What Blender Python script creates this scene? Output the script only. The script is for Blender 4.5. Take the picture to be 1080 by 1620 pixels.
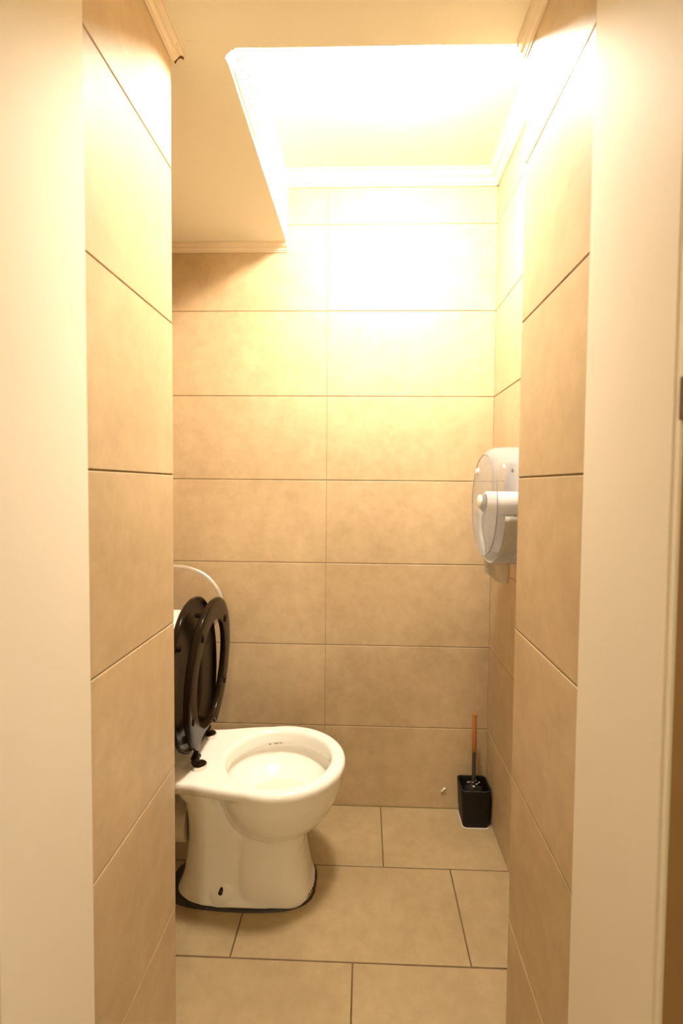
import bpy, bmesh, math, random
from mathutils import Matrix, Vector
random.seed(7)
for o in list(bpy.data.objects): bpy.data.objects.remove(o)
C = bpy.context.scene.collection
sc = bpy.context.scene

# ---------------------------------------------------------------- camera
F_PX, CX, CY = 753.17, 553.61, 798.21
PITCH, YAW, ROLL, CAM_H = 0.0395, -0.0312, 0.0092, 1.181
def rmat():
    c, s = math.cos(YAW), math.sin(YAW)
    Ry = Matrix(((c, -s, 0), (s, c, 0), (0, 0, 1)))
    c, s = math.cos(PITCH), math.sin(PITCH)
    Rp = Matrix(((1, 0, 0), (0, c, -s), (0, s, c)))
    c, s = math.cos(ROLL), math.sin(ROLL)
    Rr = Matrix(((c, 0, s), (0, 1, 0), (-s, 0, c)))
    return Rr @ Rp @ Ry
R = rmat()
cd = bpy.data.cameras.new('camera')
cam = bpy.data.objects.new('camera', cd); C.objects.link(cam)
right, fwd, up = R[0], R[1], R[2]
M4 = Matrix(((right[0], up[0], -fwd[0], 0), (right[1], up[1], -fwd[1], 0), (right[2], up[2], -fwd[2], CAM_H), (0, 0, 0, 1)))
cam.matrix_world = M4
cd.sensor_fit = 'VERTICAL'; cd.sensor_height = 36; cd.sensor_width = 24
cd.lens = F_PX / 1620 * 36
cd.shift_x = -(CX - 540) / 1620
cd.shift_y = (CY - 810) / 1620
cd.clip_start = 0.01
cd.dof.use_dof = True; cd.dof.focus_distance = 1.35; cd.dof.aperture_fstop = 4.0
sc.camera = cam

# ---------------------------------------------------------------- world, lamp light, exposure
LAMP_X, LAMP_Y, LAMP_Z = 0.09, 1.13, 2.255
LAMP_STRENGTH = 350.0
LAMP_COL = (1.0, 0.90, 0.75)
w = bpy.data.worlds.new('world'); sc.world = w; w.use_nodes = True
w.node_tree.nodes['Background'].inputs[0].default_value = (1.0, 0.66, 0.22, 1)
w.node_tree.nodes['Background'].inputs[1].default_value = 0.26
sc.view_settings.view_transform = 'Standard'; sc.view_settings.look = 'None'
sc.view_settings.gamma = 1; sc.view_settings.use_curve_mapping = False
sc.view_settings.exposure = 0.0

# unseen fill light added behind the camera to brighten the toilet's front
ol = bpy.data.lights.new('toilet_fill_light', 'POINT'); ol.energy = 62; ol.color = (1.0, 0.80, 0.50); ol.shadow_soft_size = 0.12
olo = bpy.data.objects.new('toilet_fill_light', ol); C.objects.link(olo); olo.location = (0.05, -1.35, 1.85)

# ---------------------------------------------------------------- materials
def mat(name, col, rough=0.5, metal=0.0, noise=None, bump=0.0, coat=0.0, spec=0.5, scale=8, emit=None, estr=0, vary=0.0, noise2=None, detail=6):
    m = bpy.data.materials.new(name); m.use_nodes = True
    nt = m.node_tree; b = nt.nodes['Principled BSDF']
    b.inputs['Base Color'].default_value = (*col, 1)
    b.inputs['Roughness'].default_value = rough; b.inputs['Metallic'].default_value = metal
    b.inputs['Coat Weight'].default_value = coat; b.inputs['Coat Roughness'].default_value = 0.08
    b.inputs['Specular IOR Level'].default_value = spec
    tc = nt.nodes.new('ShaderNodeTexCoord')
    n = nt.nodes.new('ShaderNodeTexNoise'); n.inputs['Scale'].default_value = scale; n.inputs['Detail'].default_value = detail
    nt.links.new(tc.outputs['Object'], n.inputs['Vector'])
    if noise:
        cr = nt.nodes.new('ShaderNodeValToRGB')
        cr.color_ramp.elements[0].position = 0.3; cr.color_ramp.elements[1].position = 0.7
        cr.color_ramp.elements[0].color = (*noise, 1); cr.color_ramp.elements[1].color = (*col, 1)
        nt.links.new(n.outputs['Fac'], cr.inputs['Fac'])
        out = cr.outputs['Color']
        if noise2:
            n2 = nt.nodes.new('ShaderNodeTexNoise'); n2.inputs['Scale'].default_value = scale * 7; n2.inputs['Detail'].default_value = 8
            n2.inputs['Roughness'].default_value = 0.65
            nt.links.new(tc.outputs['Object'], n2.inputs['Vector'])
            cr2 = nt.nodes.new('ShaderNodeValToRGB'); cr2.color_ramp.elements[0].position = 0.35; cr2.color_ramp.elements[1].position = 0.65
            cr2.color_ramp.elements[0].color = (*noise2, 1); cr2.color_ramp.elements[1].color = (1, 1, 1, 1)
            nt.links.new(n2.outputs['Fac'], cr2.inputs['Fac'])
            mx = nt.nodes.new('ShaderNodeMix'); mx.data_type = 'RGBA'; mx.blend_type = 'MULTIPLY'; mx.inputs[0].default_value = 1
            nt.links.new(out, mx.inputs[6]); nt.links.new(cr2.outputs['Color'], mx.inputs[7]); out = mx.outputs[2]
        if vary:
            g = nt.nodes.new('ShaderNodeNewGeometry')
            mr = nt.nodes.new('ShaderNodeMapRange'); mr.inputs[3].default_value = 1 - vary; mr.inputs[4].default_value = 1 + vary
            nt.links.new(g.outputs['Random Per Island'], mr.inputs[0])
            vm = nt.nodes.new('ShaderNodeVectorMath'); vm.operation = 'SCALE'
            nt.links.new(out, vm.inputs[0]); nt.links.new(mr.outputs[0], vm.inputs['Scale']); out = vm.outputs[0]
        nt.links.new(out, b.inputs['Base Color'])
    if bump:
        bp = nt.nodes.new('ShaderNodeBump'); bp.inputs['Strength'].default_value = bump; bp.inputs['Distance'].default_value = 0.002
        nt.links.new(n.outputs['Fac'], bp.inputs['Height']); nt.links.new(bp.outputs['Normal'], b.inputs['Normal'])
    if emit:
        b.inputs['Emission Color'].default_value = (*emit, 1); b.inputs['Emission Strength'].default_value = estr
    return m

M = {}
M['tile'] = mat('stone tile', (0.60, 0.46, 0.285), 0.45, noise=(0.50, 0.375, 0.222), noise2=(0.86, 0.85, 0.83), scale=3.2, vary=0.035, bump=0.15)
M['floor_tile'] = mat('floor stone tile', (0.43, 0.325, 0.18), 0.5, noise=(0.335, 0.245, 0.125), noise2=(0.86, 0.85, 0.83), scale=3.0, vary=0.03, bump=0.15)
M['grout'] = mat('tan grout', (0.32, 0.23, 0.135), 0.9, noise=(0.24, 0.165, 0.09), scale=30)
M['floor_grout'] = mat('brown floor grout', (0.17, 0.105, 0.05), 0.9, noise=(0.10, 0.06, 0.03), scale=14)
M['paint'] = mat('cream paint', (0.78, 0.74, 0.64), 0.6, noise=(0.76, 0.72, 0.62), scale=4, bump=0.05)
M['soffit'] = mat('cream soffit paint', (0.84, 0.82, 0.72), 0.65, noise=(0.82, 0.80, 0.70), scale=3, bump=0.05)
M['frame'] = mat('cream gloss frame paint', (0.80, 0.73, 0.61), 0.6, noise=(0.78, 0.71, 0.59), scale=6, bump=0.05)
M['cornice'] = mat('cream cornice', (0.78, 0.69, 0.55), 0.5, noise=(0.74, 0.65, 0.50), scale=12)
M['hollow'] = mat('hollow shade black', (0.015, 0.010, 0.007), 0.9, spec=0.1, noise=(0.02, 0.012, 0.008), scale=20)
M['ceramic'] = mat('white glazed ceramic', (0.91, 0.89, 0.83), 0.10, noise=(0.89, 0.87, 0.81), scale=3)
M['water'] = mat('still water', (0.80, 0.76, 0.68), 0.03, noise=(0.78, 0.74, 0.66), scale=3)
M['black'] = mat('black glossy plastic', (0.018, 0.010, 0.004), 0.16, noise=(0.014, 0.008, 0.004), scale=5, coat=0.0, spec=0.10)
M['black_matt'] = mat('black satin plastic', (0.010, 0.007, 0.005), 0.5, noise=(0.008, 0.006, 0.004), scale=12, spec=0.25)
M['chrome'] = mat('chrome', (0.80, 0.76, 0.70), 0.14, metal=1, noise=(0.72, 0.68, 0.62), scale=6)
M['hose'] = mat('braided steel hose', (0.72, 0.66, 0.56), 0.35, metal=0.6, noise=(0.50, 0.45, 0.38), scale=300)
M['pvc'] = mat('white pvc', (0.70, 0.66, 0.58), 0.4, noise=(0.58, 0.52, 0.42), scale=14)
M['sealant'] = mat('blackened sealant', (0.012, 0.009, 0.006), 0.5, noise=(0.03, 0.02, 0.012), scale=40, bump=0.5)
M['rust_and_shade'] = mat('rusty chip and hollow shade', (0.16, 0.07, 0.02), 0.8, noise=(0.06, 0.03, 0.01), scale=60)
M['wood'] = mat('bamboo handle', (0.48, 0.19, 0.05), 0.45, noise=(0.36, 0.13, 0.03), scale=14)
M['dark_metal'] = mat('tarnished steel', (0.12, 0.10, 0.08), 0.35, metal=0.7, noise=(0.07, 0.055, 0.04), scale=20)
M['grey_plastic'] = mat('grey plastic', (0.42, 0.42, 0.43), 0.35, noise=(0.36, 0.36, 0.37), scale=5)
M['white_plastic'] = mat('white plastic', (0.80, 0.77, 0.72), 0.35, noise=(0.76, 0.73, 0.68), scale=5)
M['lilac'] = mat('grey violet plastic', (0.24, 0.21, 0.24), 0.35, noise=(0.2, 0.18, 0.2), scale=5)
M['paper'] = mat('white paper', (0.84, 0.81, 0.76), 0.9, noise=(0.80, 0.77, 0.72), scale=40)
M['bristle'] = mat('dark bristles', (0.06, 0.045, 0.035), 0.7, noise=(0.02, 0.015, 0.01), scale=60)
M['lamp_base'] = mat('white enamel', (0.8, 0.78, 0.74), 0.4, noise=(0.78, 0.76, 0.72), scale=5)
M['lamp'] = mat('opal lamp glass', (0.9, 0.88, 0.82), 0.4, emit=LAMP_COL, estr=LAMP_STRENGTH)
M['frame_shade'] = mat('frame face shade brown', (0.37, 0.215, 0.09), 0.6, noise=(0.31, 0.175, 0.07), scale=10)  # brown stands in for shade on the frame's outward face
M['strike'] = mat('brown metal', (0.16, 0.08, 0.03), 0.5, metal=0.5, noise=(0.10, 0.05, 0.02), scale=30)

def clear_mat(name, tint, fac, rough=0.08):
    m = bpy.data.materials.new(name); m.use_nodes = True; nt = m.node_tree
    for n in list(nt.nodes): nt.nodes.remove(n)
    out = nt.nodes.new('ShaderNodeOutputMaterial')
    tr = nt.nodes.new('ShaderNodeBsdfTransparent'); tr.inputs[0].default_value = (0.97, 0.975, 0.985, 1)
    pr = nt.nodes.new('ShaderNodeBsdfPrincipled'); pr.inputs['Base Color'].default_value = (*tint, 1)
    pr.inputs['Roughness'].default_value = rough
    fr = nt.nodes.new('ShaderNodeLayerWeight'); fr.inputs['Blend'].default_value = 0.25
    n = nt.nodes.new('ShaderNodeTexNoise'); n.inputs['Scale'].default_value = 9
    ma = nt.nodes.new('ShaderNodeMath'); ma.operation = 'MULTIPLY_ADD'; ma.inputs[1].default_value = 0.16; ma.inputs[2].default_value = fac
    mb = nt.nodes.new('ShaderNodeMath'); mb.operation = 'MULTIPLY_ADD'; mb.inputs[1].default_value = 0.08; mb.use_clamp = True
    nt.links.new(fr.outputs['Fresnel'], ma.inputs[0])
    nt.links.new(n.outputs['Fac'], mb.inputs[0]); nt.links.new(ma.outputs[0], mb.inputs[2])
    mx = nt.nodes.new('ShaderNodeMixShader')
    nt.links.new(mb.outputs[0], mx.inputs[0]); nt.links.new(tr.outputs[0], mx.inputs[1]); nt.links.new(pr.outputs[0], mx.inputs[2])
    nt.links.new(mx.outputs[0], out.inputs[0])
    return m
M['clear'] = clear_mat('clear smoky plastic', (0.66, 0.67, 0.70), 0.05)
M['frost'] = clear_mat('frosted grey plastic', (0.66, 0.64, 0.58), 0.55, 0.3)
M['tissue'] = clear_mat('thin tissue', (0.84, 0.80, 0.74), 0.42, 0.9)

# ---------------------------------------------------------------- mesh helpers
def obj(name, bm, ms, parent=None, smooth=False, bevel=0, kind=None, auto=None):
    if not isinstance(ms, (list, tuple)): ms = [ms]
    bmesh.ops.recalc_face_normals(bm, faces=bm.faces)
    me = bpy.data.meshes.new(name); bm.to_mesh(me); bm.free()
    for m in ms: me.materials.append(m)
    o = bpy.data.objects.new(name, me); C.objects.link(o)
    if smooth:
        for p in me.polygons: p.use_smooth = True
    if auto is not None:
        me.set_sharp_from_angle(angle=math.radians(auto))
    if parent: o.parent = parent
    if bevel:
        b = o.modifiers.new('bevel', 'BEVEL'); b.width = bevel; b.segments = 3; b.limit_method = 'ANGLE'
    if kind: o['kind'] = kind
    return o
def thing(name, label, cat, loc, group=None):
    o = bpy.data.objects.new(name, None); C.objects.link(o); o.location = loc
    o.empty_display_size = 0.05
    o['label'] = label; o['category'] = cat
    if group: o['group'] = group
    return o
def tag(o, label, cat, group=None):
    o['label'] = label; o['category'] = cat
    if group: o['group'] = group
    return o
def box(bm, x0, x1, y0, y1, z0, z1, mi=0):
    vs = [bm.verts.new((x, y, z)) for x in (x0, x1) for y in (y0, y1) for z in (z0, z1)]
    for q in ((0, 1, 3, 2), (4, 6, 7, 5), (0, 4, 5, 1), (2, 3, 7, 6), (0, 2, 6, 4), (1, 5, 7, 3)):
        f = bm.faces.new([vs[i] for i in q]); f.material_index = mi
    return vs
def loft(bm, rings, cap0=True, cap1=True, mi=0, closed=False):
    vr = [[bm.verts.new(p) for p in r] for r in rings]
    n = len(vr[0]); m = len(vr)
    for i in range(m if closed else m - 1):
        a, b = vr[i], vr[(i + 1) % m]
        for j in range(n):
            f = bm.faces.new((a[j], a[(j + 1) % n], b[(j + 1) % n], b[j])); f.material_index = mi
    if not closed:
        if cap0: bm.faces.new(vr[0]).material_index = mi
        if cap1: bm.faces.new(vr[-1]).material_index = mi
    return vr
def lathe(bm, prof, org, axis='Z', n=48, mi=0, cap0=True, cap1=True):
    rings = []
    for r, h in prof:
        ring = []
        for k in range(n):
            a = 2 * math.pi * k / n; c, s = r * math.cos(a), r * math.sin(a)
            p = {'Z': (c, s, h), 'X': (h, c, s), 'Y': (c, h, s)}[axis]
            ring.append((org[0] + p[0], org[1] + p[1], org[2] + p[2]))
        rings.append(ring)
    return loft(bm, rings, cap0, cap1, mi)
def tube(bm, pts, rad, n=12, mi=0):
    pts = [Vector(p) for p in pts]
    if not isinstance(rad, (list, tuple)): rad = [rad] * len(pts)
    rings = []; prev = None
    for i, p in enumerate(pts):
        t = (pts[min(i + 1, len(pts) - 1)] - pts[max(i - 1, 0)]).normalized()
        if prev is None:
            u = t.orthogonal().normalized()
        else:
            u = (prev - t * prev.dot(t)).normalized()
        prev = u; v = t.cross(u)
        rings.append([p + rad[i] * (math.cos(2 * math.pi * k / n) * u + math.sin(2 * math.pi * k / n) * v) for k in range(n)])
    return loft(bm, rings, mi=mi)
def spline(pts, n=12):
    P = [Vector(p) for p in pts]; P = [2 * P[0] - P[1]] + P + [2 * P[-1] - P[-2]]; out = []
    for i in range(1, len(P) - 2):
        for k in range(n):
            t = k / n; a, b, c, d = P[i - 1], P[i], P[i + 1], P[i + 2]
            out.append(0.5 * ((2 * b) + (-a + c) * t + (2 * a - 5 * b + 4 * c - d) * t * t + (-a + 3 * b - 3 * c + d) * t ** 3))
    out.append(P[-2]); return out

# ---------------------------------------------------------------- room dimensions (metres)
XL, XR = -0.387, 0.3015            # passage walls
YN, YF = 0.666, 0.950              # near and far end of the passage walls
YNL = 0.652
YB = 1.713                         # back wall
NL, NR = -0.742, 0.4527            # side walls of the wider toilet space
ZL, ZH = 2.028, 2.268              # low and raised ceiling
YD0 = 0.468                         # face of the doorway towards the outer room
XE = -0.2825                       # edge of the lowered box
G = 0.0014                         # half joint
TT = 0.008                         # tile thickness

def tiled(name, origin, u, v, nrm, us, vs, tmat='tile', g=G, skip=None, rows=None, gv=None):
    """tiles in the plane origin + a*u + b*v, faces along nrm; one mesh with its joint bed"""
    o, u, v, nrm = Vector(origin), Vector(u), Vector(v), Vector(nrm)
    bm = bmesh.new()
    gv = gv or g
    rr = rows or [(vs[j], vs[j + 1], us) for j in range(len(vs) - 1)]
    for (b0, b1, uu) in rr:
        for i in range(len(uu) - 1):
            a0, a1 = uu[i] + (gv if i else 0), uu[i + 1] - (gv if i < len(uu) - 2 else 0)
            c0, c1 = b0 + g, b1 - g
            lip = random.uniform(-0.0003, 0.0003); bv = 0.0011
            # front face inset, chamfer, sides
            def P(a, b, d): return bm.verts.new(o + u * a + v * b + nrm * d)
            fr = [P(a0 + bv, c0 + bv, lip), P(a1 - bv, c0 + bv, lip), P(a1 - bv, c1 - bv, lip), P(a0 + bv, c1 - bv, lip)]
            ch = [P(a0, c0, lip - bv * .7), P(a1, c0, lip - bv * .7), P(a1, c1, lip - bv * .7), P(a0, c1, lip - bv * .7)]
            bk = [P(a0, c0, -TT), P(a1, c0, -TT), P(a1, c1, -TT), P(a0, c1, -TT)]
            bm.faces.new(fr)
            for A, B in ((fr, ch), (ch, bk)):
                for k in range(4): bm.faces.new((A[k], B[k], B[(k + 1) % 4], A[(k + 1) % 4]))
            bm.faces.new(bk)
    b0, b1 = min(r[0] for r in rr), max(r[1] for r in rr)
    a0, a1 = min(r[2][0] for r in rr), max(r[2][-1] for r in rr)
    P = lambda a, b, d: bm.verts.new(o + u * a + v * b + nrm * d)
    f = [P(a0, b0, -0.0018), P(a1, b0, -0.0018), P(a1, b1, -0.0018), P(a0, b1, -0.0018)]
    k_ = [P(a0, b0, -0.03), P(a1, b0, -0.03), P(a1, b1, -0.03), P(a0, b1, -0.03)]
    fs = [bm.faces.new(f), bm.faces.new(k_)] + [bm.faces.new((f[k], k_[k], k_[(k + 1) % 4], f[(k + 1) % 4])) for k in range(4)]
    for q in fs: q.material_index = 1
    return obj(name, bm, [M[tmat], M['floor_grout' if tmat == 'floor_tile' else 'grout']], kind='structure')

ROWS = [0, .3, .6, .9, 1.2, 1.5, 1.8, 2.1, ZH + .01]
tiled('wall_back', (0, YB, 0), (1, 0, 0), (0, 0, 1), (0, -1, 0), [NL, -.1395, NR], ROWS, g=0.0015, gv=.0007)
tiled('wall_niche_right', (NR, 0, 0), (0, 1, 0), (0, 0, 1), (-1, 0, 0), [YF - .005, 1.11, YB], ROWS)
tiled('wall_niche_left', (NL, 0, 0), (0, 1, 0), (0, 0, 1), (1, 0, 0), [YF - .005, 1.11, YB], ROWS[:7] + [ZL + .02])
LOWR = ROWS[:7] + [ZL + .02]
tiled('wall_left', (XL, 0, 0), (0, 1, 0), (0, 0, 1), (1, 0, 0), [YNL, YF], LOWR)
tiled('wall_right', (XR, 0, 0), (0, 1, 0), (0, 0, 1), (-1, 0, 0), [YN, YF], LOWR)
# return faces of the two piers, turned to the toilet space
tiled('wall_return_left', (0, YF - .0005, 0), (1, 0, 0), (0, 0, 1), (0, 1, 0), [NL - .02, XL - TT - .001], LOWR)
tiled('wall_return_right', (0, YF - .0005, 0), (1, 0, 0), (0, 0, 1), (0, 1, 0), [XR + TT + .001, NR + .02], LOWR)
# floor rows: the stagger read from the photograph
fr = [(YB - .278, YB, [NL - .02, -.531, .069, NR + .02]),
      (YB - .578, YB - .278, [NL - .02, -.326, .274, NR + .02]),
      (YB - .878, YB - .578, [NL - .02, -.619, -.019, NR + .02]),
      (YB - 1.178, YB - .878, [NL - .02, -.326, .274, NR + .02]),
      (YB - 1.478, YB - 1.178, [NL - .02, -.619, -.019, NR + .02])] + [(YB - 1.478 - .3 * (i + 1), YB - 1.478 - .3 * i, [-1.826 - .293 * (i % 2), -1.226 - .293 * (i % 2), -.626 - .293 * (i % 2) + .3, -.026 + .007 * (i % 2), .574 + .007 * (i % 2), 1.174, 1.774]) for i in range(4)]
tiled('floor', (0, 0, 0), (1, 0, 0), (0, 1, 0), (0, 0, 1), None, None, 'floor_tile', rows=fr, g=0.002)

# lowered ceiling with its box along the left, chipped corner where they meet
bm = bmesh.new()
chip = [(XE, YB), (XE - .001, 1.30), (XE - .001, .985), (XE - .004, .972), (XE - .0015, .969), (XE + .001, .964), (XE + .0045, .9655), (XE + .0065, .960), (XE + .011, .9605), (XE + .0125, .9555), (XE + .018, .9555), (XE + .021, .951)]
out = [(NL - .03, YB)] + chip + [(0.0, .953), (NR + .03, .955), (NR + .03, YD0), (NL - .03, YD0)]
lo = [bm.verts.new((x, y, ZL)) for x, y in out]; hi = [bm.verts.new((x, y, ZH + .04)) for x, y in out]
bm.faces.new(lo); bm.faces.new(hi)
for i in range(len(out)):
    j = (i + 1) % len(out); bm.faces.new((lo[i], lo[j], hi[j], hi[i]))
low = obj('ceiling', bm, M['soffit'], kind='structure')
bm = bmesh.new(); box(bm, XE - .01, NR + .03, YF - .02, YB + .03, ZH, ZH + .03)
obj('ceiling_raised', bm, M['paint'], kind='structure')
# hairline board joint on the lowered ceiling
bm = bmesh.new()
tube(bm, spline([(-.352, .9335, ZL), (-.325, .9345, ZL - .0002), (-.30, .933, ZL), (-.288, .936, ZL)], 4), 0.0005, 6)
obj('trim_7', bm, M['soffit'], kind='structure')

# ---------------------------------------------------------------- cornices
def cornice(name, a, b, inward, z, size=.03, ends=False, drop=.03):
    """moulding below z along a-b; profile built from the wall inwards"""
    a, b, n = Vector((*a, 0)), Vector((*b, 0)), Vector((*inward, 0))
    s = size; d = drop
    prof = [(0, 0), (s, 0), (s, -.12 * d), (s * .86, -.16 * d), (s * .80, -.30 * d), (s * .62, -.48 * d), (s * .46, -.56 * d), (s * .40, -.62 * d), (s * .28, -.82 * d), (s * .16, -.88 * d), (s * .14, -d), (0, -d)]
    bm = bmesh.new()
    loft(bm, [[p + n * u + Vector((0, 0, z + v)) for u, v in prof] for p in (a, b)])
    if ends:   # the open hollow seen at the cut end
        c = b + n * (s * .42) + Vector((0, .0006, z - .40 * d))
        lathe(bm, [(.0001, 0), (s * .24, 0), (s * .24, .0004), (.0001, .0004)], c, 'Y', 16, mi=1)
    return obj(name, bm, [M['cornice'], M['hollow']], kind='structure')
cornice('trim_1', (XL, YN - .1), (XL, .957), (1, 0), ZL, .025, False, .024)
cornice('trim_2', (XR, YN - .1), (XR, .957), (-1, 0), ZL, .021, False, .027)
cornice('trim_3', (XE, YB), (NR, YB), (0, -1), ZH, .045, False, .042)
cornice('trim_4', (NR, YF), (NR, YB), (-1, 0), ZH, .045, False, .042)
cornice('trim_5', (NL, YB), (XE, YB), (0, -1), ZL, .034, False, .024)
# cut end of the left cornice: raised brown bead standing in for the shade of its hollow
bm = bmesh.new()
pr = [(.004, -.004), (.021, -.004), (.020, -.009), (.014, -.012), (.010, -.016), (.004, -.018)]
loft(bm, [[(XL + u, y, ZL + v) for u, v in pr] for y in (.930, .9575)])
tube(bm, spline([(XL + .005, .9555, ZL - .021), (XL + .010, .9555, ZL - .0135), (XL + .017, .9555, ZL - .0105), (XL + .0225, .9555, ZL - .0135)], 4), .0024, 8, mi=1)
obj('trim_6', bm, [M['cornice'], M['rust_and_shade']], kind='structure')

# ---------------------------------------------------------------- door frame
YD = 0.466
bm = bmesh.new()
def jamb(side, xin, xout, YN):
    s = side
    pts = [(xin, YN - .001), (xin, YD + .012), (xin + s * .0012, YD + .0105), (xin + s * .0012, YD + .002), (xin + s * .003, YD), (xout, YD), (xout, YN - .001)]
    lo = [bm.verts.new((x, y, 0)) for x, y in pts]; hi = [bm.verts.new((x, y, ZL)) for x, y in pts]
    bm.faces.new(lo); bm.faces.new(hi)
    for i in range(len(pts)):
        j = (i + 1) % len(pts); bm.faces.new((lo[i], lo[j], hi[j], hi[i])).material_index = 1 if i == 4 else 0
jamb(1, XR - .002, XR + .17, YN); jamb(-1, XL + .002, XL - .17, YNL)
door = obj('door_1', bm, [M['frame'], M['frame_shade']], kind='structure')
# wall of the outer room around the doorway
for nm, x0, x1, z0, z1 in (('wall_front_left', XL - 1.5, XL - .172, 0, 2.6), ('wall_front_right', XR + .172, XR + 1.5, 0, 2.6), ('wall_front_above', XL - .172, XR + .172, ZH + .041, 2.6)):
    bm = bmesh.new(); box(bm, x0, x1, YD + .01, YD + .12, z0, z1); obj(nm, bm, M['paint'], kind='structure')
bm = bmesh.new()
for x0, x1, z0, z1 in ((XL - .17, XR + .17, ZL + .0005, ZH + .04),):
    box(bm, x0, x1, YD - .001, YD + .0015, z0, z1)
obj('wall_front', bm, M['paint'], kind='structure')
# brown hinge leaf let into the right post
bm = bmesh.new(); box(bm, XR - .0015, XR + .014, YD - .0045, YD + .004, 1.247, 1.288)
tube(bm, [(XR + .003, YD - .005, 1.245), (XR + .003, YD - .005, 1.29)], .0042, 12)
hg = obj('hinge', bm, M['strike'], parent=door, bevel=.0008); hg['label'] = 'brown metal hinge'

# ---------------------------------------------------------------- ceiling lamp (the light of the room)
lamp = thing('ceiling_lamp', 'round glowing opal ceiling lamp in the raised part of the ceiling', 'lamp', (LAMP_X, LAMP_Y, ZH))
bm = bmesh.new(); lathe(bm, [(.105, 0), (.108, -.004), (.108, -.016), (.100, -.020)], (0, 0, 0))
obj('lamp_base', bm, M['lamp_base'], lamp, smooth=True, auto=40)
bm = bmesh.new(); lathe(bm, [(.096, -.018), (.097, -.030), (.092, -.044), (.078, -.057), (.055, -.066), (.028, -.071), (.002, -.072)], (0, 0, 0))
obj('lamp_shade', bm, M['lamp'], lamp, smooth=True)

# ---------------------------------------------------------------- vent grille in the side of the lowered box
vent = thing('vent_grille', 'white slotted vent grille high on the side of the lowered ceiling box', 'vent', (XE, 1.115, 2.118))
bm = bmesh.new()
y0, y1, z0, z1 = -.10, .10, -.075, .075
cols = 8; rowsz = [-.045, -.02, .005, .03]; hh = .0045
# plate cut with rows of slots, built as strips
zs = [z0]
for r_ in rowsz: zs += [r_ - hh, r_ + hh]
zs.append(z1)
for i in range(len(zs) - 1):
    if i % 2 == 0: box(bm, 0, .006, y0, y1, zs[i], zs[i + 1])
    else:
        w_ = (y1 - y0) / cols
        for k in range(cols + 1):
            yc = y0 + k * w_; box(bm, 0, .006, max(y0, yc - .003), min(y1, yc + .003), zs[i], zs[i + 1])
obj('grille_plate', bm, M['white_plastic'], vent)
bm = bmesh.new(); box(bm, .0002, .0012, y0 + .002, y1 - .002, z0 + .002, z1 - .002)
for z_ in rowsz:
    w_ = (y1 - y0) / cols
    for k in range(cols):
        box(bm, .0008, .0056, y0 + k * w_ + .0032, y0 + (k + 1) * w_ - .0032, z_ - .0032, z_ + .0032)  # black inserts fill the slots, their colour standing in for shade inside
obj('grille_slot_shade', bm, M['hollow'], vent)

# ---------------------------------------------------------------- toilet
TY = 1.370; RZ = 0.382
toilet = thing('toilet', 'white ceramic toilet with raised black seat standing side-on at the left', 'toilet', (-.30, TY, 0))
OFF = Vector((-.30, TY, 0))
def loc(r): return [Vector(p) - OFF for p in r]
N = 96
def egg(cx, af, ar, b, z, n=N, er=2.0, cy=TY):
    r = []
    for k in range(n):
        t = 2 * math.pi * k / n; c, s = math.cos(t), math.sin(t)
        if c >= 0: x, y = cx + af * c, cy + b * s
        else:
            e = 2 / er; x, y = cx - ar * abs(c) ** e, cy + b * math.copysign(abs(s) ** e, s)
        r.append((x, y, z))
    return r
bm = bmesh.new()
CB = -.245
# bowl body: outside from the foot of the bowl to the rim, over the lip, then down inside
prof_out = [(.183, .055, .07, .055), (.189, .085, .10, .085), (.202, .112, .125, .112), (.222, .136, .143, .136), (.250, .158, .157, .156), (.285, .176, .170, .171), (.315, .186, .176, .180), (.338, .190, .178, .182), (.350, .193, .179, .183), (.362, .196, .181, .1855), (.372, .1955, .181, .185), (.379, .191, .178, .181), (RZ, .183, .172, .174)]
rings = [loc(egg(CB, a, r_, b, z)) for z, a, r_, b in prof_out]
prof_in = [(RZ + .0005, .165, .163, .157), (RZ - .003, .157, .157, .1495), (RZ - .010, .1525, .153, .145), (RZ - .022, .151, .151, .1435), (RZ - .040, .150, .150, .1425), (RZ - .045, .153, .153, .1455), (RZ - .049, .165, .162, .157), (RZ - .062, .1655, .162, .157), (RZ - .080, .157, .154, .149), (RZ - .100, .138, .136, .130), (RZ - .118, .110, .108, .104), (RZ - .135, .075, .075, .072), (RZ - .155, .045, .045, .045)]
rings += [loc(egg(CB, a, r_, b, z)) for z, a, r_, b in prof_in]
loft(bm, rings)
# rear deck that carries seat and cistern
def deck(z, k=1.0):
    n = 24; top = []
    prof = [(-.735, .155), (-.56, .157), (-.50, .157), (-.455, .156), (-.41, .1635), (-.36, .172)]
    pts = [(-.36, -.172 * k), ] 
    pts = [(x, -w_ * k) for x, w_ in reversed(prof)] + [(x, w_ * k) for x, w_ in prof]
    return [Vector((x, TY + y, z)) - OFF for x, y in pts]
# deck body stops short of the bowl's hollow
def deck2(z, k):
    out_ = []
    prof = [(-.735, .141), (-.62, .142), (-.56, .143), (-.50, .145), (-.46, .149), (-.43, .154), (-.40, .1605), (-.37, .1665), (-.34, .1715), (-.30, .1765)]
    for x, w_ in reversed(prof): out_.append((x, -w_ * k))
    for x, w_ in prof: out_.append((x, w_ * k))
    # concave front following the bowl's opening
    for t in range(1, 14):
        a = math.pi * (.5 + t / 14)  # from +y side round the back to -y side
        ex, ey = CB + .168 * math.cos(a), .162 * math.sin(a)
        if ex < -.33: out_.append((ex, ey))
    return [Vector((x, TY + y, z)) - OFF for x, y in out_]
loft(bm, [deck2(z, k) for z, k in ((.340, .86), (.347, .93), (.354, .975), (.362, 1.0), (.372, 1.0), (.379, .98), (RZ, .945))])
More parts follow.
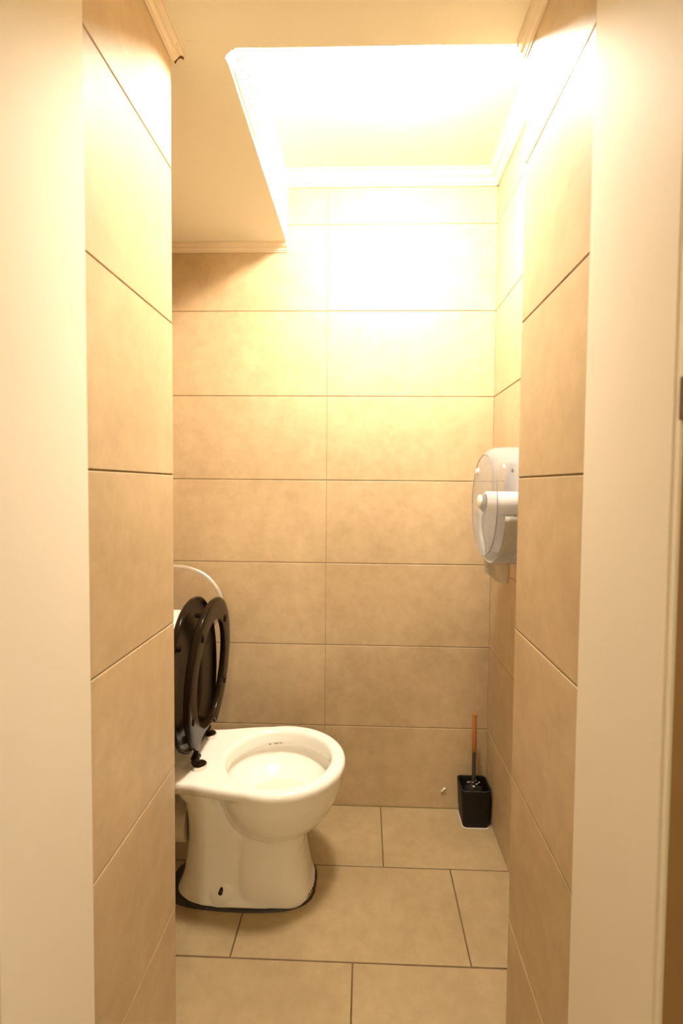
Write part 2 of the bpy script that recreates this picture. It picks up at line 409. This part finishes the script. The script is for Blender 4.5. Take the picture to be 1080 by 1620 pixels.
# pedestal: front column, rear column, foot flange
def se(x0, x1, w_, z, e=2.6, n=64):
    cx, a = (x0 + x1) / 2, (x1 - x0) / 2; r = []
    for k in range(n):
        t = 2 * math.pi * k / n; c, s = math.cos(t), math.sin(t)
        r.append(Vector((cx + a * math.copysign(abs(c) ** (2 / e), c), TY + w_ * math.copysign(abs(s) ** (2 / e), s), z)) - OFF)
    return r
loft(bm, [se(-.372, -.142, .101, 0, 3.2), se(-.372, -.142, .101, .012, 3.2), se(-.370, -.148, .099, .03, 3.2), se(-.369, -.154, .097, .06, 3.2), se(-.368, -.162, .095, .10, 3.1), se(-.366, -.167, .094, .14, 3.0), se(-.366, -.163, .096, .18, 2.5), se(-.366, -.150, .100, .205, 2.4)])
loft(bm, [se(-.533, -.25, .098, 0, 3.2), se(-.533, -.25, .098, .008, 3.2), se(-.531, -.25, .095, .018, 3.2), se(-.527, -.25, .088, .03, 3.2), se(-.520, -.25, .0815, .055, 3.0), se(-.513, -.25, .0775, .10, 3.0), se(-.508, -.25, .078, .15, 3.0), se(-.506, -.29, .083, .20, 3.0), se(-.506, -.355, .091, .25, 3.0), se(-.510, -.39, .100, .29, 3.0), se(-.522, -.415, .112, .32, 3.2), se(-.54, -.425, .124, .350, 3.4)])
# one continuous foot rim
loft(bm, [se(-.537, -.138, .1035, 0, 3.3), se(-.537, -.138, .1035, .009, 3.3), se(-.534, -.142, .0995, .014, 3.3)])
# neck between rear column and bowl, kept outside the hollow
loft(bm, [se(-.45, -.24, .072, .12, 2.4), se(-.45, -.20, .078, .16, 2.4), se(-.45, -.18, .085, .185, 2.2)])
# bolt bosses, one on each side
for s in (-1, 1):
    c = Vector((-.391, TY + s * .0835, .028)) - OFF
    r0 = []
    for rad, h in ((.034, -.028), (.032, .0), (.026, .012), (.014, .021), (.003, .024)):
        r0.append([c + Vector((rad * 1.15 * math.cos(2 * math.pi * k / 24), rad * .62 * math.sin(2 * math.pi * k / 24), h)) for k in range(24)])
    loft(bm, r0)
pan = obj('bowl', bm, M['ceramic'], toilet, smooth=True)
rm = pan.modifiers.new('remesh', 'REMESH'); rm.mode = 'VOXEL'; rm.voxel_size = 0.0033; rm.use_smooth_shade = True
sm = pan.modifiers.new('smooth', 'SMOOTH'); sm.iterations = 12; sm.factor = 0.5

bm = bmesh.new()
loft(bm, [loc(egg(CB, .098, .096, .093, RZ - .1255, 64)), loc(egg(CB, .098, .096, .093, RZ - .125, 64))])
wt = obj('water', bm, M['water'], toilet, smooth=False)
# bolt hole with rusty bolt
bm = bmesh.new()
c = Vector((-.391, TY - .0985, .045)) - OFF
def disc_y(c, r, yy, n=20, sx=1): return [c + Vector((sx * r * math.cos(2 * math.pi * k / n), yy, r * math.sin(2 * math.pi * k / n))) for k in range(n)]
loft(bm, [disc_y(c, .0062, .012, sx=.95), disc_y(c, .0062, -.0032, sx=.95), disc_y(c, .004, -.0045, sx=.95)])
bh = obj('bolt_hole', bm, M['black_matt'], toilet, smooth=True, auto=40); bh['label'] = 'dark bolt hole near the foot'
bm = bmesh.new(); lathe(bm, [(.0034, 0), (.0042, .001), (.0034, .0024)], c + Vector((.001, -.0052, .005)), 'Y', 10)
bo = obj('bolt', bm, M['rust_and_shade'], toilet, smooth=True); bo['label'] = 'rusty bolt head'
# little dark limescale marks under the rim at the back of the bowl
for dx, wd in ((-.012, .006), (.004, .009), (.014, .004), (.022, .006)):
    bm = bmesh.new()
    x = CB - .045 + dx; a = math.acos((x - CB) / .1505); y = .1432 * math.sin(a)
    p = Vector((x, TY + y - .0008, RZ - .0405)) - OFF
    tube(bm, [p, p + Vector((wd * .5, .0002, .0006)), p + Vector((wd, .0003, 0))], .0011, 6)
    s_ = obj('limescale_mark', bm, M['rust_and_shade'], toilet, smooth=True)

# rusty enamel chips along the foot (near right) 
for t, l_, h in ((-.50, .05, .0125), (-.38, .06, .0125), (-.27, .035, .0130), (-.18, .03, .0120), (-.66, .03, .0115), (-1.15, .03, .010)):
    bm = bmesh.new(); n = 6; pts = []
    for k in range(n + 1):
        a = t + l_ * (k / n - .5) * 2; e = 2 / 3.3
        pts.append(Vector((-.3375 + .1985 * math.copysign(abs(math.cos(a)) ** e, math.cos(a)), TY + .1025 * math.copysign(abs(math.sin(a)) ** e, math.sin(a)), h + .001 * math.sin(k * 2.3))) - OFF)
    tube(bm, pts, [.0006 + .0012 * math.sin(math.pi * k / n) for k in range(n + 1)], 6)
    ch_ = obj('rusty_chip', bm, M['rust_and_shade'], toilet, smooth=True)

# cistern
bm = bmesh.new()
def rr(x0, x1, y0, y1, z, r=.02, n=6):
    pts = []
    for cx, cy, a0 in ((x1 - r, y1 - r, 0), (x0 + r, y1 - r, 90), (x0 + r, y0 + r, 180), (x1 - r, y0 + r, 270)):
        for k in range(n + 1):
            a = math.radians(a0 + 90 * k / n); pts.append(Vector((cx + r * math.cos(a), cy + r * math.sin(a), z)) - OFF)
    return pts
loft(bm, [rr(-.73, -.575, 1.22, 1.52, .381, .03), rr(-.735, -.566, 1.205, 1.535, .44, .03), rr(-.735, -.558, 1.195, 1.545, .735, .03)])
cis = obj('cistern', bm, M['ceramic'], toilet, smooth=True, auto=40)
bm = bmesh.new()
loft(bm, [rr(-.738, -.552, 1.190, 1.550, .735, .03), rr(-.738, -.546, 1.186, 1.554, .742, .03), rr(-.738, -.546, 1.186, 1.554, .757, .03), rr(-.736, -.551, 1.190, 1.550, .764, .028), rr(-.72, -.57, 1.21, 1.53, .7675, .02)])
cl = obj('cistern_lid', bm, M['ceramic'], toilet, smooth=True, auto=50)
bm = bmesh.new(); lathe(bm, [(.02, .766), (.02, .772), (.016, .775)], Vector((-.64, TY, 0)) - OFF)
obj('flush_button', bm, M['chrome'], cl, smooth=True, auto=40)

# seat and lid outlines, local frame: x = thickness (underside towards +x), y = width, z = length from the hinge
def so(scale_b, zf, zr, zc=.235, b=.183, n=96, er=2.5):
    pts = []
    for k in range(n):
        t = 2 * math.pi * k / n; c, s = math.cos(t), math.sin(t)
        if c >= 0: z, y = zc + zf * c, b * scale_b * s
        else: e = 2 / er; z, y = zc - zr * abs(c) ** e, b * scale_b * math.copysign(abs(s) ** e, s)
        pts.append((y, z))
    return pts
def off_outline(pts, d):
    # shrink about the centre by distance d
    out_ = []
    n = len(pts)
    for i in range(n):
        (y0, z0), (y1, z1) = pts[i - 1], pts[(i + 1) % n]
        ty, tz = y1 - y0, z1 - z0; L_ = math.hypot(ty, tz) or 1
        out_.append((pts[i][0] - d * tz / L_, pts[i][1] + d * ty / L_))
    return out_
O1 = so(1, .213, .222)
# check direction of the shrink
if abs(off_outline(O1, .01)[0][1]) > abs(O1[0][1]): SG = -1
else: SG = 1
lid = None
def shell(parent, name, profile, pivot, rot, material):
    """profile: (inset, x) rings closed at both ends"""
    bm = bmesh.new()
    loft(bm, [[(x, y, z) for y, z in off_outline(O1, SG * d)] for d, x in profile])
    o = obj(name, bm, material, parent, smooth=True, auto=60)
    o.location = Vector(pivot) - OFF; o.rotation_euler = (0, rot, 0)
    return o
PZ = RZ + .022
lid = shell(toilet, 'lid', [(.045, -.017), (.020, -.0155), (.008, -.012), (.002, -.006), (0, .0), (.0005, .005), (.003, .0065), (.006, .005), (.008, -.002), (.014, -.005), (.04, -.0065), (.08, -.007)], (-.490, TY + .003, PZ - .004), math.radians(-1.6), M['black'])
# ring
bm = bmesh.new()
O2 = so(1, .213 - .066, .160, b=.183 - .058, er=2.1)
O1R = so(1, .213, .222, er=2.08)
O1S = [(y, z + (.050 * max(0, 1 - (abs(y) / .080) ** 4) if z < .12 else 0)) for y, z in O1R]
def lerp(a, b, t): return [((1 - t) * p[0] + t * q[0], (1 - t) * p[1] + t * q[1]) for p, q in zip(a, b)]
rp = [(0, .004), (0, -.002), (.06, -.008), (.2, -.0125), (.42, -.015), (.65, -.0145), (.85, -.010), (.97, -.003), (1, .004), (.97, .008), (.85, .0085), (.5, .0085), (.15, .0085), (.03, .007)]
loft(bm, [[(x, y, z) for y, z in lerp(O1S, O2, t)] for t, x in rp], closed=True)
seat = obj('seat', bm, M['black'], toilet, smooth=True, auto=60)
seat.location = Vector((-.468, TY + .003, PZ - .004)) - OFF; seat.rotation_euler = (0, math.radians(3.6), 0)
def bumper(parent, y, z, x=.008, L=.024, h=.009):
    bm = bmesh.new()
    rings = []
    for k_, hh_ in ((1, 0), (1, .7), (.86, .92), (.5, 1)):
        ring = []
        for k in range(24):
            a = 2 * math.pi * k / 24
            ring.append((x + h * hh_, y + .0075 * k_ * math.cos(a), z + (L / 2 - .0075) * (1 if math.sin(a) >= 0 else -1) + .0075 * k_ * math.sin(a)))
        rings.append(ring)
    loft(bm, rings)
    o = obj('bumper', bm, M['black'], parent, smooth=True, auto=50); return o
bumper(seat, .100, .362, x=.006, h=.007); bumper(seat, -.105, .362, x=.006, h=.007); bumper(seat, .138, .150, x=.006, h=.007); bumper(seat, -.142, .150, x=.006, h=.007)
bumper(lid, .070, .375, x=-.006, L=.016, h=.014); bumper(lid, -.118, .335, x=-.006, L=.016, h=.014); bumper(lid, -.06, .055, x=-.006, L=.02, h=.014); bumper(lid, .06, .055, x=-.006, L=.02, h=.014)
# hinges: chrome disc, black cap, black arm, cross pin
for s, hx in ((-1, -.459), (1, -.483)):
    hy = TY + .012 + s * .082
    bm = bmesh.new(); lathe(bm, [(.0195, 0), (.0205, .002), (.0205, .0115), (.0195, .0125)], Vector((hx, hy, RZ - .001)) - OFF, n=40)
    h_ = obj('hinge', bm, M['chrome'], toilet, smooth=True, auto=40); h_['label'] = 'chrome hinge base'
    bm = bmesh.new(); lathe(bm, [(.0180, .0115), (.0175, .0145), (.012, .0155)], Vector((hx, hy, RZ - .001)) - OFF, n=40)
    obj('hinge_cap', bm, M['black'], h_, smooth=True, auto=40)
    bm = bmesh.new()
    tube(bm, [Vector(p) - OFF for p in ((hx - .002, hy, RZ + .012), (hx - .007, hy, RZ + .020), (hx - .010, hy, RZ + .024), (hx - .012, hy, RZ + .032), (hx - .008, hy, RZ + .05))], [.006, .008, .0105, .010, .006], 16)
    tube(bm, [Vector(p) - OFF for p in ((hx - .010, hy - s * .018, RZ + .024), (hx - .010, hy + s * .016, RZ + .024))], .0088, 16)
    obj('hinge_arm', bm, M['black'], h_, smooth=True, auto=50)
bm = bmesh.new()
tube(bm, [Vector((-.480, TY - .07, RZ + .024)) - OFF, Vector((-.491, TY + .08, RZ + .024)) - OFF], .0045, 12)
obj('hinge_pin', bm, M['black'], toilet, smooth=True, auto=50)

# black sealant around the foot, thick and smeared at the back left
bm = bmesh.new()
rng = random.Random(3)
def foot(t, grow):
    cx, a, b, e = -.3375, .1995, .1035, 2 / 3.3
    c, n_ = math.cos(t), math.sin(t)
    x, y = a * math.copysign(abs(c) ** e, c), b * math.copysign(abs(n_) ** e, n_)
    L_ = math.hypot(x, y)
    return cx + x * (1 + grow / L_), y * (1 + grow / L_), c, n_
r1, r2, r3 = [], [], []
for k in range(120):
    t = 2 * math.pi * k / 120
    deg = math.degrees(t) % 360
    g_ = .0055 + .0015 * rng.random()
    if 120 < deg < 262: g_ = .007 + .020 * math.sin(math.pi * (deg - 120) / 142) ** 2 + .002 * rng.random()
    if 262 <= deg < 300: g_ = .0075 + .001 * rng.random()
    x, y, _, _ = foot(t, -.006); r1.append(Vector((x, TY + y, .0065 + max(0, min(.006, (g_ - .007) * .45)))) - OFF)
    x, y, _, _ = foot(t, g_ * .45); r2.append(Vector((x, TY + y, .0058 + max(0, min(.004, (g_ - .007) * .3)))) - OFF)
    x, y, _, _ = foot(t, g_); r3.append(Vector((x, TY + y, .0003)) - OFF)
r0 = [Vector((p.x * 1, p.y, .0003)) for p in r1]
loft(bm, [r3, r2, r1, r0], cap0=False, cap1=False)
se_ = obj('sealant', bm, M['sealant'], toilet, smooth=True); se_['label'] = 'blackened sealant around the foot'

# waste pipe
pipe = thing('waste_pipe', 'short white plastic waste pipe joining the back of the toilet', 'pipe', (-.52, TY - .012, .187))
bm = bmesh.new(); lathe(bm, [(.052, .012), (.055, .008), (.055, -.03), (.0, -.03)][:3], (0, 0, 0), 'X')
obj('pipe_sleeve', bm, M['pvc'], pipe, smooth=True, auto=40)
bm = bmesh.new(); lathe(bm, [(.056, -.028), (.0645, -.031), (.066, -.036), (.066, -.046), (.064, -.050), (.060, -.053)], (0, 0, 0), 'X')
obj('pipe_collar', bm, M['pvc'], pipe, smooth=True, auto=40)
bm = bmesh.new(); lathe(bm, [(.054, -.05), (.054, -.222)], (0, 0, 0), 'X')
obj('pipe_run', bm, M['pvc'], pipe, smooth=True, auto=40)

# ---------------------------------------------------------------- hose
bm = bmesh.new()
tube(bm, spline([(-.7405, 1.60, .885), (-.70, 1.592, .900), (-.649, 1.585, .902), (-.590, 1.58, .897), (-.535, 1.58, .873), (-.496, 1.58, .830), (-.482, 1.58, .790), (-.486, 1.58, .752), (-.520, 1.578, .690), (-.565, 1.575, .62), (-.60, 1.572, .54), (-.625, 1.57, .47), (-.64, 1.56, .42)], 10), .0068, 14)
hose = obj('water_hose', bm, M['hose'], smooth=True)
tag(hose, 'pale braided hose arching on the back wall behind the raised toilet lid', 'hose')
bm = bmesh.new(); lathe(bm, [(.018, 0), (.018, .004), (.010, .006), (.010, .02)], (-.742, 1.60, .885), 'X', 24)
obj('hose_fitting', bm, M['chrome'], hose, smooth=True, auto=40)

# ---------------------------------------------------------------- toilet brush and holder
hold = thing('brush_holder', 'square black brush holder standing on the floor in the right corner', 'brush holder', (.3955, 1.66, 0))
bm = bmesh.new()
def sq(hx, hy, z, r=.014, n=6, cx=0, cy=0):
    pts = []
    for sx, sy, a0 in ((1, 1, 0), (-1, 1, 90), (-1, -1, 180), (1, -1, 270)):
        for k in range(n + 1):
            a = math.radians(a0 + 90 * k / n); pts.append((cx + sx * (hx - r) + r * math.cos(a), cy + sy * (hy - r) + r * math.sin(a), z))
    return pts
loft(bm, [sq(.041, .041, 0, .010), sq(.0445, .0455, .004, .012), sq(.0452, .0462, .012), sq(.0515, .0480, .128), sq(.0515, .0480, .131), sq(.048, .0455, .1325), sq(.0462, .0437, .131), sq(.0455, .043, .120), sq(.044, .042, .010, .012)])
obj('holder_body', bm, M['black_matt'], hold, smooth=True, auto=50)
bm = bmesh.new()
loft(bm, [[(p[0] * 1.03, p[1] * 1.03, p[2]) for p in sq(.0455, .0465, 0.0002)], [(p[0], p[1], p[2]) for p in sq(.0458, .0468, .0022)]])
hb = obj('holder_foot', bm, M['pvc'], hold); hb['label'] = 'pale line at the foot of the holder'
brush = thing('toilet_brush', 'toilet brush with orange wooden handle standing in the black holder', 'brush', (.395, 1.662, .012))
bm = bmesh.new(); lathe(bm, [(.0062, .232), (.0076, .235), (.0078, .30), (.0076, .364), (.0066, .369), (.0025, .370)], (0, 0, 0), n=24)
obj('handle', bm, M['wood'], brush, smooth=True, auto=50)
bm = bmesh.new(); lathe(bm, [(.0064, .060), (.0066, .12), (.0068, .234), (.0055, .236)], (0, 0, 0), n=24)
obj('shaft', bm, M['dark_metal'], brush, smooth=True, auto=50)
bm = bmesh.new()
rb = random.Random(5)
lathe(bm, [(.009, .02), (.011, .03), (.011, .108), (.007, .114)], (0, 0, 0), n=16)
for k in range(420):
    z = .022 + .086 * rb.random(); a = rb.random() * 6.283; L_ = .030 + .008 * rb.random(); u = Vector((math.cos(a), math.sin(a), rb.uniform(-.12, .5)))
    p = Vector((0, 0, z)); tube(bm, [p + u * .008, p + u * L_ * .86], [.0006, .0004], 4)
br = obj('bristles', bm, M['bristle'], brush); br['kind'] = 'stuff'
# scraps of paper caught at the foot of the shaft
bm = bmesh.new()
for k in range(10):
    a = rb.random() * 6.283; r_ = .006 + .022 * rb.random(); s_ = .0014 + .0018 * rb.random()
    c = Vector((r_ * math.cos(a), r_ * math.sin(a), .121 + .006 * rb.random()))
    vs = [c + Vector((s_ * math.cos(b_) * 1.2, s_ * math.sin(b_), rb.uniform(-.0012, .0012))) for b_ in (0, 1.3, 2.5, 3.6, 5)]
    loft(bm, [vs, [v + Vector((0, 0, .0004)) for v in vs]])
pf = obj('paper_fluff', bm, M['paper'], brush); pf['kind'] = 'stuff'; pf['label'] = 'white paper bits caught on the brush'

# little white scrap stuck on the wall
bm = bmesh.new()
tube(bm, spline([(.2885, 1.7105, .0655), (.292, 1.710, .0665), (.297, 1.7095, .0725), (.302, 1.7095, .0775), (.3045, 1.710, .0775)], 4), [.0022] * 5 + [.0026] * 6 + [.0030] * 6, 8)
sp_ = obj('paper_scrap', bm, M['paper'], smooth=True)
tag(sp_, 'tiny white scrap stuck low on the back wall left of the brush holder', 'scrap')

# ---------------------------------------------------------------- jumbo roll dispenser on the right wall
DY, DZ, DR = 1.350, 1.130, .163
disp = thing('roll_dispenser', 'round clear plastic toilet roll dispenser on the right wall', 'dispenser', (NR, DY, DZ))
# the local x axis runs from the wall (0) into the room (negative)
bm = bmesh.new(); lathe(bm, [(DR - .010, 0), (DR - .004, -.002), (DR - .003, -.016), (DR - .006, -.021), (DR - .035, -.0225), (.05, -.0225), (.04, -.028), (.0, -.028)][:7], (0, 0, 0), 'X', 72)
obj('back_plate', bm, M['grey_plastic'], disp, smooth=True, auto=40)
for (yy, zz) in ((.104, .03), (.07, -.085), (.055, .1)):
    bm = bmesh.new(); lathe(bm, [(.0065, -.0215), (.0065, -.0255), (.004, -.0275)], (0, yy, zz), 'X', 16)
    obj('screw', bm, M['dark_metal'], disp, smooth=True, auto=40)
# cover: shell with real thickness, domed face, cut off flat at the bottom
def cov_prof(t=0): return [(DR, -.020), (DR + .0005, -.060), (DR - .001, -.092), (DR - .006, -.106), (DR - .016, -.1165), (DR - .032, -.1225), (DR - .06, -.126), (.06, -.128), (.02, -.1285), (.002, -.1285)]
bm = bmesh.new()
outer = cov_prof(); inner = [(max(r_ - .0022, .002), x + .0022) for r_, x in reversed(outer)]
inner[-1] = (outer[0][0] - .0022, outer[0][1])
lathe(bm, outer, (0, 0, 0), 'X', 72, cap0=False, cap1=True)
cov = obj('cover', bm, M['clear'], disp, smooth=True, auto=35)
so_ = cov.modifiers.new('solid', 'SOLIDIFY'); so_.thickness = .002; so_.offset = -1
cov['label'] = 'clear smoky cover'
# seam ring on the cover face
bm = bmesh.new()
ring = [(-.1265 + .020 * max(0, (abs(math.sin(a)) - .9)) , (DR - .022) * math.cos(a), (DR - .022) * math.sin(a)) for a in [2 * math.pi * k / 72 for k in range(73)]]
tube(bm, [(-.1195, y, z) for _, y, z in ring], .0011, 6)
obj('cover_seam', bm, M['lilac'], disp, smooth=True)
# frosted lower front that shows the paper level, wrapping the lower third
bm = bmesh.new(); n = 30
r_o = DR - .003
rows_ = []
for x in (-.023, -.060, -.090, -.104):
    rows_.append([(x, r_o * math.cos(a), r_o * math.sin(a)) for a in [math.radians(-172 + 164 * k / n) for k in range(n + 1)]])
vr = [[bm.verts.new(p) for p in r_] for r_ in rows_]
for i in range(3):
    for j in range(n): bm.faces.new((vr[i][j], vr[i][j + 1], vr[i + 1][j + 1], vr[i + 1][j]))
fro = obj('cover_lining', bm, M['frost'], disp, smooth=True); s2 = fro.modifiers.new('solid', 'SOLIDIFY'); s2.thickness = .0015; s2.offset = 1
# lock on the cover's face
bm = bmesh.new(); lathe(bm, [(.010, -.1255), (.010, -.1305), (.007, -.132)], (0, .045, .095), 'X', 24)
obj('lock', bm, M['white_plastic'], disp, smooth=True, auto=40)
# spindle with its end cap
bm = bmesh.new(); lathe(bm, [(.014, -.02), (.014, -.116), (.020, -.117), (.0245, -.119), (.0245, -.123), (.020, -.125)], (0, 0, .006), 'X', 32)
spn = obj('spindle', bm, M['lilac'], disp, smooth=True, auto=40); spn['label'] = 'grey violet spindle'
bm = bmesh.new(); lathe(bm, [(.017, -.1245), (.019, -.126), (.019, -.131), (.015, -.1335)], (0, 0.004, .010), 'X', 32)
obj('spindle_cap', bm, M['white_plastic'], disp, smooth=True, auto=40)

roll = thing('toilet_roll', 'nearly used up white toilet roll inside the clear dispenser', 'toilet roll', (NR - .024, DY, DZ + .006))
bm = bmesh.new()
vr = lathe(bm, [(.026, 0), (.031, -.001), (.0325, -.004), (.0325, -.088), (.031, -.091), (.026, -.092), (.0235, -.090), (.0235, -.002)], (0, 0, 0), 'X', 48, cap0=False, cap1=False)
for k in range(48): bm.faces.new((vr[-1][k], vr[-1][(k + 1) % 48], vr[0][(k + 1) % 48], vr[0][k]))
obj('paper_roll', bm, M['paper'], roll, smooth=True, auto=40)
# the loose end hangs out below the dispenser
bm = bmesh.new()
cols_, rws = 8, 26; grid = []
for j in range(rws + 1):
    t = j / rws; row = []
    for i in range(cols_ + 1):
        s = i / cols_
        x = -.002 - .088 * s + .012 * t * t * (0.5 - s) * 0 + .004 * math.sin(9 * t + 2 * s)
        zt = -.002 - t * (.222 + .018 * math.sin(3.3 * s + 1.0))
        y = .0335 + .012 * math.sin(4 * t) * t + .006 * math.sin(7 * s + 5 * t) * t + .045 * t
        row.append(bm.verts.new((x + .020 * t * s, y, zt)))
    grid.append(row)
for j in range(rws):
    for i in range(cols_): bm.faces.new((grid[j][i], grid[j][i + 1], grid[j + 1][i + 1], grid[j + 1][i]))
tl = obj('paper_tail', bm, M['tissue'], roll, smooth=True); s3 = tl.modifiers.new('solid', 'SOLIDIFY'); s3.thickness = .0004
tl['label'] = 'thin sheet hanging out below'
